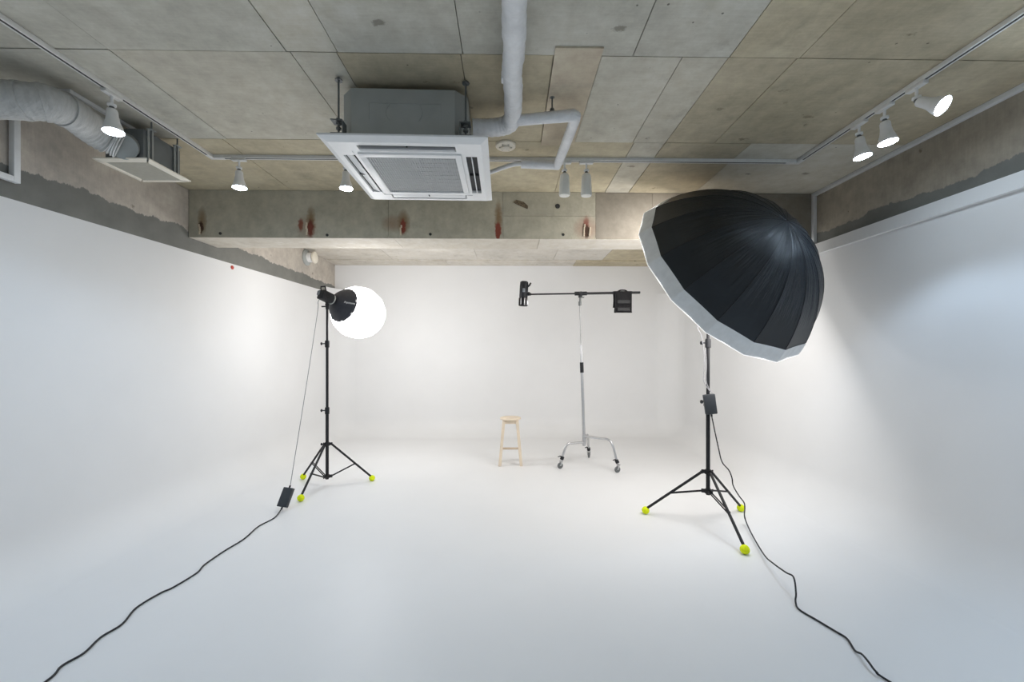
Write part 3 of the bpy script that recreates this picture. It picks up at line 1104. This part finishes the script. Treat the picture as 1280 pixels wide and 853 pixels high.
# a spot on the skirt that faces the camera: choose the angle about the axis whose gore points at the lens
best = None
for i in range(NG):
    a = 2 * PI * (i + .5) / NG
    u = .42
    kk = math.cos(PI / NG)
    rr = (r1 * 1.012 * (1 - u) + .055 * u) * kk
    zz = z1 + (top - z1) * u + .02 * math.sin(PI * u)
    p0 = mg @ V((rr * math.cos(a), rr * math.sin(a), zz))
    out = (mg.to_3x3() @ V((math.cos(a), math.sin(a), 0))).normalized()
    sc_ = (p0 - at_y(434.5, 378, p0.y)).length
    if best is None or sc_ < best[0]:
        best = (sc_, a, p0, out)
_, a, p0, out = best
slope = V((.055 - r1, top - z1, 0)).normalized()
tangent_up = (out * slope.x + ax * slope.y).normalized()
nrm = (out * -slope.y * -1 + ax * -slope.x).normalized()
if nrm.dot(out) < 0:
    nrm = -nrm
xdir = V((1, 0, -.12))
xdir = (xdir - nrm * xdir.dot(nrm)).normalized()
ydir = nrm.cross(xdir)
mm = Matrix((xdir, ydir, nrm)).transposed().to_4x4()
mm.translation = p0 + nrm * .008 + xdir * .028 + ydir * .022
bmesh.ops.transform(bm, matrix=mm, verts=bm.verts)
r_ = bmesh.ops.extrude_face_region(bm, geom=bm.faces[:])
bmesh.ops.translate(bm, verts=[g for g in r_['geom'] if isinstance(g, bmesh.types.BMVert)], vec=nrm * -.012)
obj('printed_name', bm, M['print'], sk)

# ------------------------------------------------------------------ the big umbrella
UC = V((1.8471, 3.4740, 1.5 + .6727))
UN = V((.35848, -.78168, .51036)).normalized()
UR, UH, UP, UQ, UB = .865, .604, 1.2, 2.38, .175
UM = place(UC, UN)
t = thing('umbrella', 'huge deep black photo umbrella with a white edge, tilted on its stand', 'umbrella', mat=UM)
NU = 16


def urad(tt):
    return UR * max(0.0, 1 - tt ** UP) ** (1 / UQ)


def gore(i, t0, t1, n, grow=0.0, sag=.02, w=5):
    bm = bmn()
    a0, a1 = 2 * PI * i / NU, 2 * PI * (i + 1) / NU
    prev = None
    for k in range(n + 1):
        tt = t0 + (t1 - t0) * (1 - (1 - k / n) ** (2.4 if t1 > .9 else 1.2))
        r = max(.0015, urad(tt) + grow)
        row = []
        for j in range(w + 1):
            u = j / w
            a = a0 + (a1 - a0) * u
            # cloth pulled straight between the ribs
            chord = math.cos((a1 - a0) / 2) / math.cos(a - (a0 + a1) / 2)
            rr = r * (chord - sag * .25 * math.sin(PI * u))
            row.append(bm.verts.new(UM @ V((rr * math.cos(a), rr * math.sin(a), UH * tt))))
        if prev:
            for j in range(w):
                f = bm.faces.new((prev[j], prev[j + 1], row[j + 1], row[j]))
                f.smooth = True
        prev = row
    return bm


for i in range(NU):
    obj('canopy_panel', gore(i, UB * .90, 1.0, 20), M['satin'], t)
    obj('lining_panel', gore(i, .0, UB * .90, 18, -.004, .02), M['silver'], t)
    obj('border_panel', gore(i, .0, UB, 5, .004, .018), M['lining'], t, label='white diffuser border over the rim')
    a = 2 * PI * i / NU
    bm = bmn()
    add_tube(bm, [UM @ V((urad(q) * math.cos(a), urad(q) * math.sin(a), UH * q)) for q in [UB + (1.0 - UB) * (1 - (1 - k / 18) ** 2.2) for k in range(19)]], .003, 6)
    obj('rib', bm, M['black'], t)
bm = bmn()
ring = [UM @ V((UR * math.cos(2 * PI * i / NU), UR * math.sin(2 * PI * i / NU), .002)) for i in range(NU)]
mid = bm.verts.new(UM @ V((0, 0, -.03)))
vs = [bm.verts.new(p) for p in ring]
for i in range(NU):
    bm.faces.new((vs[i], vs[(i + 1) % NU], mid))
obj('diffuser', bm, M['diffuser'], t, label='glowing white diffuser across the opening')
bm = bmn()
add_tube(bm, [UM @ V((UR * 1.004 * math.cos(2 * PI * i / NU), UR * 1.004 * math.sin(2 * PI * i / NU), .001)) for i in range(NU + 1)], .0018, 6, False)
obj('rim_cord', bm, M['hem'], t, label='glowing diffuser hem')
bm = bmn()
add_tube(bm, [UM @ V((0, 0, .02)), UM @ V((0, 0, UH + .012))], .005, 8)
add_lathe(bm, [(.004, UH - .004), (.008, UH - .002), (.008, UH + .006), (.003, UH + .012), (.0005, UH + .013)], UM, 10)
obj('shaft', bm, M['black'], t)

# lamp head inside the umbrella, on top of its stand
ptop = V((cr_.x, cr_.y, 2.12))
t = thing('studio_lamp', 'black lamp head inside the big umbrella, on the stand top', 'lamp', ptop)
lamp_head(t, ptop + V((.02, -.05, .11)), UN, .16, .10, ptop)

# ------------------------------------------------------------------ power adapters and cords


def adapter(c, up, face, size, label, bevel=.006):
    t = thing('power_adapter', label, 'adapter', c)
    up, face = V(up).normalized(), V(face).normalized()
    x = up.cross(face).normalized()
    face = x.cross(up)
    m = Matrix((x, face, up)).transposed().to_4x4()
    m.translation = c
    bm = bmn()
    add_box(bm, (0, 0, 0), size, m, bevel)
    cs = obj('case', bm, M['adapter'], t)
    bm = bmn()
    for s in (-1, 1):
        cyl(bm, m @ V((0, 0, s * size[2] * .49)), m @ V((0, 0, s * (size[2] * .5 + .022))), .008, 10)
    add_box(bm, (0, size[1] * .5, 0), (size[0] * .7, .001, size[2] * .6), m)
    obj('strain_relief', bm, M['cord'], cs)
    return t, m


# beside the lantern stand: stands on the floor, leaning on its taut cable
bot, topp = at_y(352.5, 636.5, 3.90), at_y(362, 611, 3.985)
bot.z = max(bot.z, .02)
up = topp - bot
t, m = adapter((bot + topp) / 2 + V((0, 0, .012)), up, (.15, 1, .2), (.098, .04, up.length - .01), 'black power adapter on the floor below the globe lantern')
e0 = m @ V((0, 0, up.length * .5 + .02))
e1 = hc + ax * .03 + V((-.06, -.01, -.03))
bm = bmn()
cab = [e0, e0 + (e1 - e0) * .02, e0 + (e1 - e0) * .5 + V((0, 0, -.004)), e1 + V((-.025, -.01, -.16)), e1 + V((-.02, -.005, -.04)), e1 + V((0, 0, 0)), hc + ax * .03]
add_tube(bm, smooth_path(cab, 6), .0034, 8)
obj('lamp_cable', bm, M['thin_cable'], t, label='thin grey cable up to the lamp')
b0 = m @ V((0, 0, -up.length * .5 - .012))
px = [(343, 647.6), (323, 658.4), (305, 674), (280.5, 689), (256, 706), (246, 716.5), (216.6, 734.5), (200, 742), (170.6, 760), (152.6, 780.5), (126, 797), (105, 816.6), (77, 833), (56.4, 853)]
pts = [V((b0.x, b0.y, max(b0.z, .012)))] + [at_z(x, y, .0065) for x, y in px]
pts += [V((-2.14, 1.6, .0065)), V((-2.3, .9, .0065)), V((-2.7, .2, .0065))]
bm = bmn()
add_tube(bm, smooth_path(pts, 6), .0052, 8)
obj('power_cord', bm, M['cord'], t)

# clamped to the umbrella stand
c = at_y(887.5, 505.5, 3.487)
t, m = adapter(c, (-.14, 0, 1), (.25, 1, 0), (.095, .038, .172), 'black power adapter strapped to the umbrella stand pole')
bm = bmn()
span(bm, (cr_.x - .03, cr_.y - .036, 1.03), (cr_.x + .03, cr_.y + .024, 1.05), bev=.003)
obj('strap', bm, M['cord'], t)
e0 = m @ V((-.02, 0, .10))
bm = bmn()
cab = [e0, V((cr_.x - .05, cr_.y - .03, 1.25)), V((cr_.x - .045, cr_.y - .03, 1.40)), V((cr_.x - .055, cr_.y - .03, 1.55)), at_y(876, 418, 3.49), at_y(872, 405, 3.46), V((cr_.x - .03, cr_.y - .06, 2.0)), V((cr_.x, cr_.y - .03, 2.14))]
add_tube(bm, smooth_path(cab, 6), .0034, 8)
cab = [m @ V((-.035, 0, .08)), V((cr_.x - .028, cr_.y - .03, 1.24)), V((cr_.x - .026, cr_.y - .026, 1.40)), V((cr_.x - .035, cr_.y - .025, 1.54))]
add_tube(bm, smooth_path(cab, 6), .003, 8)
obj('lamp_cable', bm, M['thin_cable'], t, label='thin grey cable up to the umbrella lamp')
hang = [(898, 560, 3.45), (902.5, 577.6, 3.44), (911, 588, 3.43), (915, 598, 3.42), (916.5, 607.5, 3.42), (923.6, 620, 3.41), (930, 628.5, 3.40), (931, 636, 3.40)]
pts = [m @ V((0, 0, -.10)), at_y(893, 537, 3.47)] + [at_y(*h) for h in hang]
flo = [(931, 647.5, .06), (938.7, 666, .03), (955, 693.7, .035), (967, 705, .06), (982.4, 716, .095), (992, 722, .105), (995, 742, .05), (994.4, 752, .02), (998.6, 762, .0065), (1020, 775, .0065),
       (1045, 790, .0065), (1058.6, 798.6, .0065), (1068.6, 813.6, .0065), (1077, 818, .02), (1085, 827, .03), (1095, 840, .02), (1111, 852, .0065)]
pts += [at_z(*h) for h in flo]
pts += [V((1.85, 1.5, .0065)), V((2.1, .8, .0065)), V((2.5, .2, .0065))]
bm = bmn()
add_tube(bm, smooth_path(pts, 5), .0050, 8)
obj('power_cord', bm, M['cord'], t)

# ------------------------------------------------------------------ rolling stand with boom
hub = V((.985, 5.37, 0))
ptop = V((.930, 5.40, 2.235))
t = thing('boom_stand', 'chrome rolling stand with three bent legs and a black boom arm', 'stand', hub)


def on_pole(z):
    k = (z - .25) / (ptop.z - .25)
    return V((hub.x, hub.y, .25)).lerp(ptop, k)


for z0, z1, r in [(.27, 1.36, .0205), (1.30, 1.47, .0175), (1.47, 1.60, .0135), (1.58, 2.20, .0095)]:
    bm = bmn()
    cyl(bm, on_pole(z0), on_pole(z1), r, 14)
    obj('pole', bm, M['chrome'] if r > .01 else M['grey_metal'], t)
bm = bmn()
cyl(bm, on_pole(1.235), on_pole(1.37), .0240, 14)
obj('grip', bm, M['black_plastic'], t, label='black grip on the pole')
for z in (1.465, 1.58):
    bm = bmn()
    cyl(bm, on_pole(z), on_pole(z + .02), .0185, 12)
    obj('collar', bm, M['chrome'], t)
feet = [at_z(701.5, 585.5, .005), at_z(773, 590.5, .005), at_z(736, 572.5, .005)]
for f, hz in zip(feet, (.315, .395, .355)):
    d = V((f.x - hub.x, f.y - hub.y, 0))
    L = d.length
    d.normalize()
    p = [V((hub.x, hub.y, hz)), V((hub.x, hub.y, hz)) + d * L * .55, V((hub.x, hub.y, hz)) + d * L * .70, V((hub.x, hub.y, hz - .055)) + d * L * .83,
         V((f.x, f.y, .135)) - d * L * .04, V((f.x, f.y, .11)) - d * L * .01]
    bm = bmn()
    add_tube(bm, [p[0]] + smooth_path(p[1:], 6), .0155, 12)
    lg = obj('leg', bm, M['chrome'], t)
    bm = bmn()
    add_lathe(bm, [(.0205, -.028), (.027, -.026), (.027, .026), (.0205, .028)], Matrix.Translation((hub.x, hub.y, hz)), 16)
    obj('leg_collar', bm, M['chrome'], lg)
    bm = bmn()
    add_lathe(bm, [(.0155, -.024), (.024, -.02), (.024, .02), (.0155, .024)], place(p[-2], p[-2] - p[-1]), 14)
    add_tube(bm, [p[-2] + V((0, 0, .01)), p[-2] + V((-.03, -.02, .03)), p[-2] + V((-.06, -.04, .025))], [.008, .007, .005], 8)
    obj('caster_clamp', bm, M['black_plastic'], lg)
    s = V((-d.y, d.x, 0)) if f is not feet[1] else V((.25, -1, 0)).normalized()
    w = V((f.x, f.y, .040)) + s.cross(V((0, 0, 1))) * .014
    bm = bmn()
    add_box(bm, (f.x, f.y, .098), (.045, .045, .006), bev=.002)
    for k in (-1, 1):
        add_tube(bm, [V((f.x, f.y, .095)) + s * .017 * k, w + s * .017 * k], [.012, .007], 8, True)
    obj('caster_fork', bm, M['chrome'], lg)
    bm = bmn()
    add_lathe(bm, [(.010, -.012), (.030, -.012), (.037, -.008), (.040, 0), (.037, .008), (.030, .012), (.010, .012)], place(w, s), 20)
    obj('wheel', bm, M['dark_steel'], lg)
ba, bb = V((.275, 5.40, 2.272)), V((1.735, 5.40, 2.300))
bc = ba.lerp(bb, .455)
bm = bmn()
cyl(bm, ba, bc, .0105, 12)
cyl(bm, bc - (bb - ba) * .02, bb, .0165, 12)
arm = obj('boom_arm', bm, M['black'], t)
bm = bmn()
dd = (bb - ba).normalized()
cyl(bm, bc - dd * .075, bc + dd * .085, .026, 12)
cyl(bm, bc + V((0, .03, 0)), bc + V((0, -.05, 0)), .022, 12)
add_box(bm, bc + V((.0, 0, -.03)), (.05, .035, .05), bev=.005)
obj('boom_clamp', bm, M['black_plastic'], arm)
bm = bmn()
cyl(bm, bc + V((0, 0, -.03)), on_pole(2.13), .013, 12)
add_tube(bm, [bc + V((0, -.02, -.05)), bc + V((.03, -.03, -.06)), bc + V((.045, -.03, -.05))], .006, 8)
add_lathe(bm, [(.010, -.03), (.019, -.025), (.019, .025), (.010, .03)], place(on_pole(2.15), (0, 0, 1)), 12)
obj('pole_head', bm, M['dark_steel'], t)

sc0 = at_y(655, 367, 5.40)
t = thing('strobe_head', 'black strobe head pointing down from the end of the boom arm', 'flash', sc0)
dn = V((-.05, 0, -1)).normalized()
m = place(sc0 + V((-.002, 0, .055)), -dn)
bm = bmn()
add_lathe(bm, [(.0005, .105), (.040, .105), (.052, .095), (.054, .08), (.056, .04), (.056, -.10), (.052, -.115)], m, 24)
hd = obj('housing', bm, M['black_plastic'], t)
bm = bmn()
add_lathe(bm, [(.052, -.11), (.060, -.118), (.061, -.22), (.061, -.22), (.055, -.22), (.050, -.13)], m, 24)
rf = obj('reflector', bm, simple('black_gloss', (0.02, 0.018, 0.02), .12, .3), t)
bm = bmn()
for k in range(8):  # chrome bars stand in for the highlights on the glossy reflector
    a = k * PI / 4 + .2
    add_box(bm, (.0605 * math.cos(a), .0605 * math.sin(a), -.165), (.010, .010, .09), m @ Matrix.Identity(4), .003)
obj('reflector_highlight', bm, M['chrome'], rf, label='highlights on the reflector, built as bright strips')
bm = bmn()
add_box(bm, (0, .0, .0), (.034, .006, .05), Matrix.Translation(sc0 + V((-.005, -.0585, .035))), .003)
obj('screen', bm, M['screen'], hd, label='grey screen')
bm = bmn()
add_tube(bm, [sc0 + V((.045, 0, .085)), sc0 + V((.075, -.01, .11)), sc0 + V((.090, -.015, .14))], [.012, .012, .010], 10)
obj('handle', bm, M['black_plastic'], t)
bm = bmn()
cyl(bm, sc0 + V((.04, 0, -.005)), V((.285, 5.40, 2.272)), .017, 12)
add_sphere(bm, sc0 + V((.062, 0, -.005)), .026, 12)
obj('mount', bm, M['black'], t)

# sandbag over the boom
sx, sz = 1.50, bb.z - .005
t = thing('sandbag', 'black saddle sandbag hung over the boom arm', 'sandbag', (sx, 5.40, sz))


def bag(side, h, w, th, drop, nm, mat, par):
    bm = bmn()
    n1, n2 = 12, 10
    rows_ = []
    for face in (0, 1):
        rr = []
        for i in range(n1 + 1):
            v = i / n1
            row = []
            for j in range(n2 + 1):
                u = j / n2
                ww = w * (1 - .07 * math.sin(PI * v) + (.10 if v < .12 else 0) * (1 - v / .12))
                bul = th * (math.sin(PI * min(1, max(0, u))) ** .5) * (.25 + .75 * math.sin(PI * min(1, v * .98 + .02)) ** .6) * (1 if face else .35)
                # a pleat two thirds down
                bul *= 1 - .55 * math.exp(-((v - .68) / .045) ** 2)
                y = side * (.022 + drop + bul) if face else side * (.018 + drop * .6)
                row.append(bm.verts.new((sx + (u - .5) * ww, 5.40 + y, sz + .018 - h * v)))
            rr.append(row)
        rows_.append(rr)
    for rr in rows_:
        for i in range(n1):
            for j in range(n2):
                f = bm.faces.new((rr[i][j], rr[i + 1][j], rr[i + 1][j + 1], rr[i][j + 1]))
                f.smooth = True
    a, b = rows_
    for i in range(n1):
        for j in (0, n2):
            bm.faces.new((a[i][j], a[i + 1][j], b[i + 1][j], b[i][j]))
    for j in range(n2):
        for i in (0, n1):
            bm.faces.new((a[i][j], a[i][j + 1], b[i][j + 1], b[i][j]))
    return obj(nm, bm, mat, par)


p1 = bag(-1, .285, .235, .05, .0, 'pouch', M['sandbag'], t)
bag(1, .215, .25, .05, .0, 'pouch', M['sandbag'], t)
bm = bmn()
for z, hh in ((sz - .125, .045), (sz - .225, .045)):
    add_box(bm, (sx, 5.40 - .070, z), (.165, .006, hh), bev=.0028)
obj('reflective_strip', bm, M['sandbag_pocket'], p1, label='dull grey bands on the pouch')
bm = bmn()
add_tube(bm, smooth_path([(sx - .06, 5.39, sz + .018), (sx - .03, 5.39, sz + .033), (sx + .03, 5.39, sz + .033), (sx + .06, 5.39, sz + .018)], 5), .009, 8)
obj('handle', bm, M['sandbag'], t)
bm = bmn()
for k in (-1, 1):
    add_tube(bm, [(sx + k * .105, 5.345, sz - .02), (sx + k * .104, 5.345, sz - .255)], .005, 6)
add_tube(bm, [(sx - .112, 5.35, sz - .266), (sx, 5.335, sz - .258), (sx + .112, 5.35, sz - .262)], .007, 6)
obj('piping', bm, M['black'], p1)

# ------------------------------------------------------------------ wooden stool
sc_ = V((.012, 5.515, 0))
t = thing('bar_stool', 'small pale wooden bar stool standing near the back wall', 'stool', sc_)
bm = bmn()
add_lathe(bm, [(.0005, .595), (.125, .595), (.140, .603), (.143, .613), (.138, .624), (.128, .628), (.0005, .626)], Matrix.Translation(sc_), 28)
obj('seat', bm, M['wood'], t)
bm = bmn()
for s in (-1, 1):
    add_box(bm, sc_ + V((0, s * .075, .573)), (.17, .022, .045), bev=.002)
    add_box(bm, sc_ + V((s * .085, 0, .573)), (.022, .15, .045), bev=.002)
obj('apron', bm, M['wood'], t)
hw, tw = .142, .088
corner = {}
for sx_ in (-1, 1):
    for sy_ in (-1, 1):
        a = sc_ + V((sx_ * hw, sy_ * hw * .85, .0))
        b = sc_ + V((sx_ * tw, sy_ * tw * .9, .598))
        corner[(sx_, sy_)] = (a, b)
        d = (b - a).normalized()
        bm = bmn()
        x = V((1, 0, 0))
        for k, (p, q) in enumerate(((a, b),)):
            w = .0195
            lo = [bm.verts.new(p + V((i * w, j * w, 0))) for i, j in ((-1, -1), (1, -1), (1, 1), (-1, 1))]
            hi = [bm.verts.new(q + V((i * w, j * w, 0))) for i, j in ((-1, -1), (1, -1), (1, 1), (-1, 1))]
            bm.faces.new(lo[::-1])
            bm.faces.new(hi)
            for i in range(4):
                j = (i + 1) % 4
                bm.faces.new((lo[i], lo[j], hi[j], hi[i]))
        bmesh.ops.bevel(bm, geom=bm.edges[:], offset=.003, segments=1, affect='EDGES')
        obj('leg', bm, M['wood'], t)
for (p, q, z) in (((-1, -1), (1, -1), .228), ((-1, -1), (-1, 1), .17), ((1, -1), (1, 1), .17)):
    k = z / .598
    a = corner[p][0].lerp(corner[p][1], k)
    b = corner[q][0].lerp(corner[q][1], k)
    bm = bmn()
    cyl(bm, a, b, .014, 10)
    obj('rung', bm, M['wood_dark'] if z > .2 else M['wood'], t)
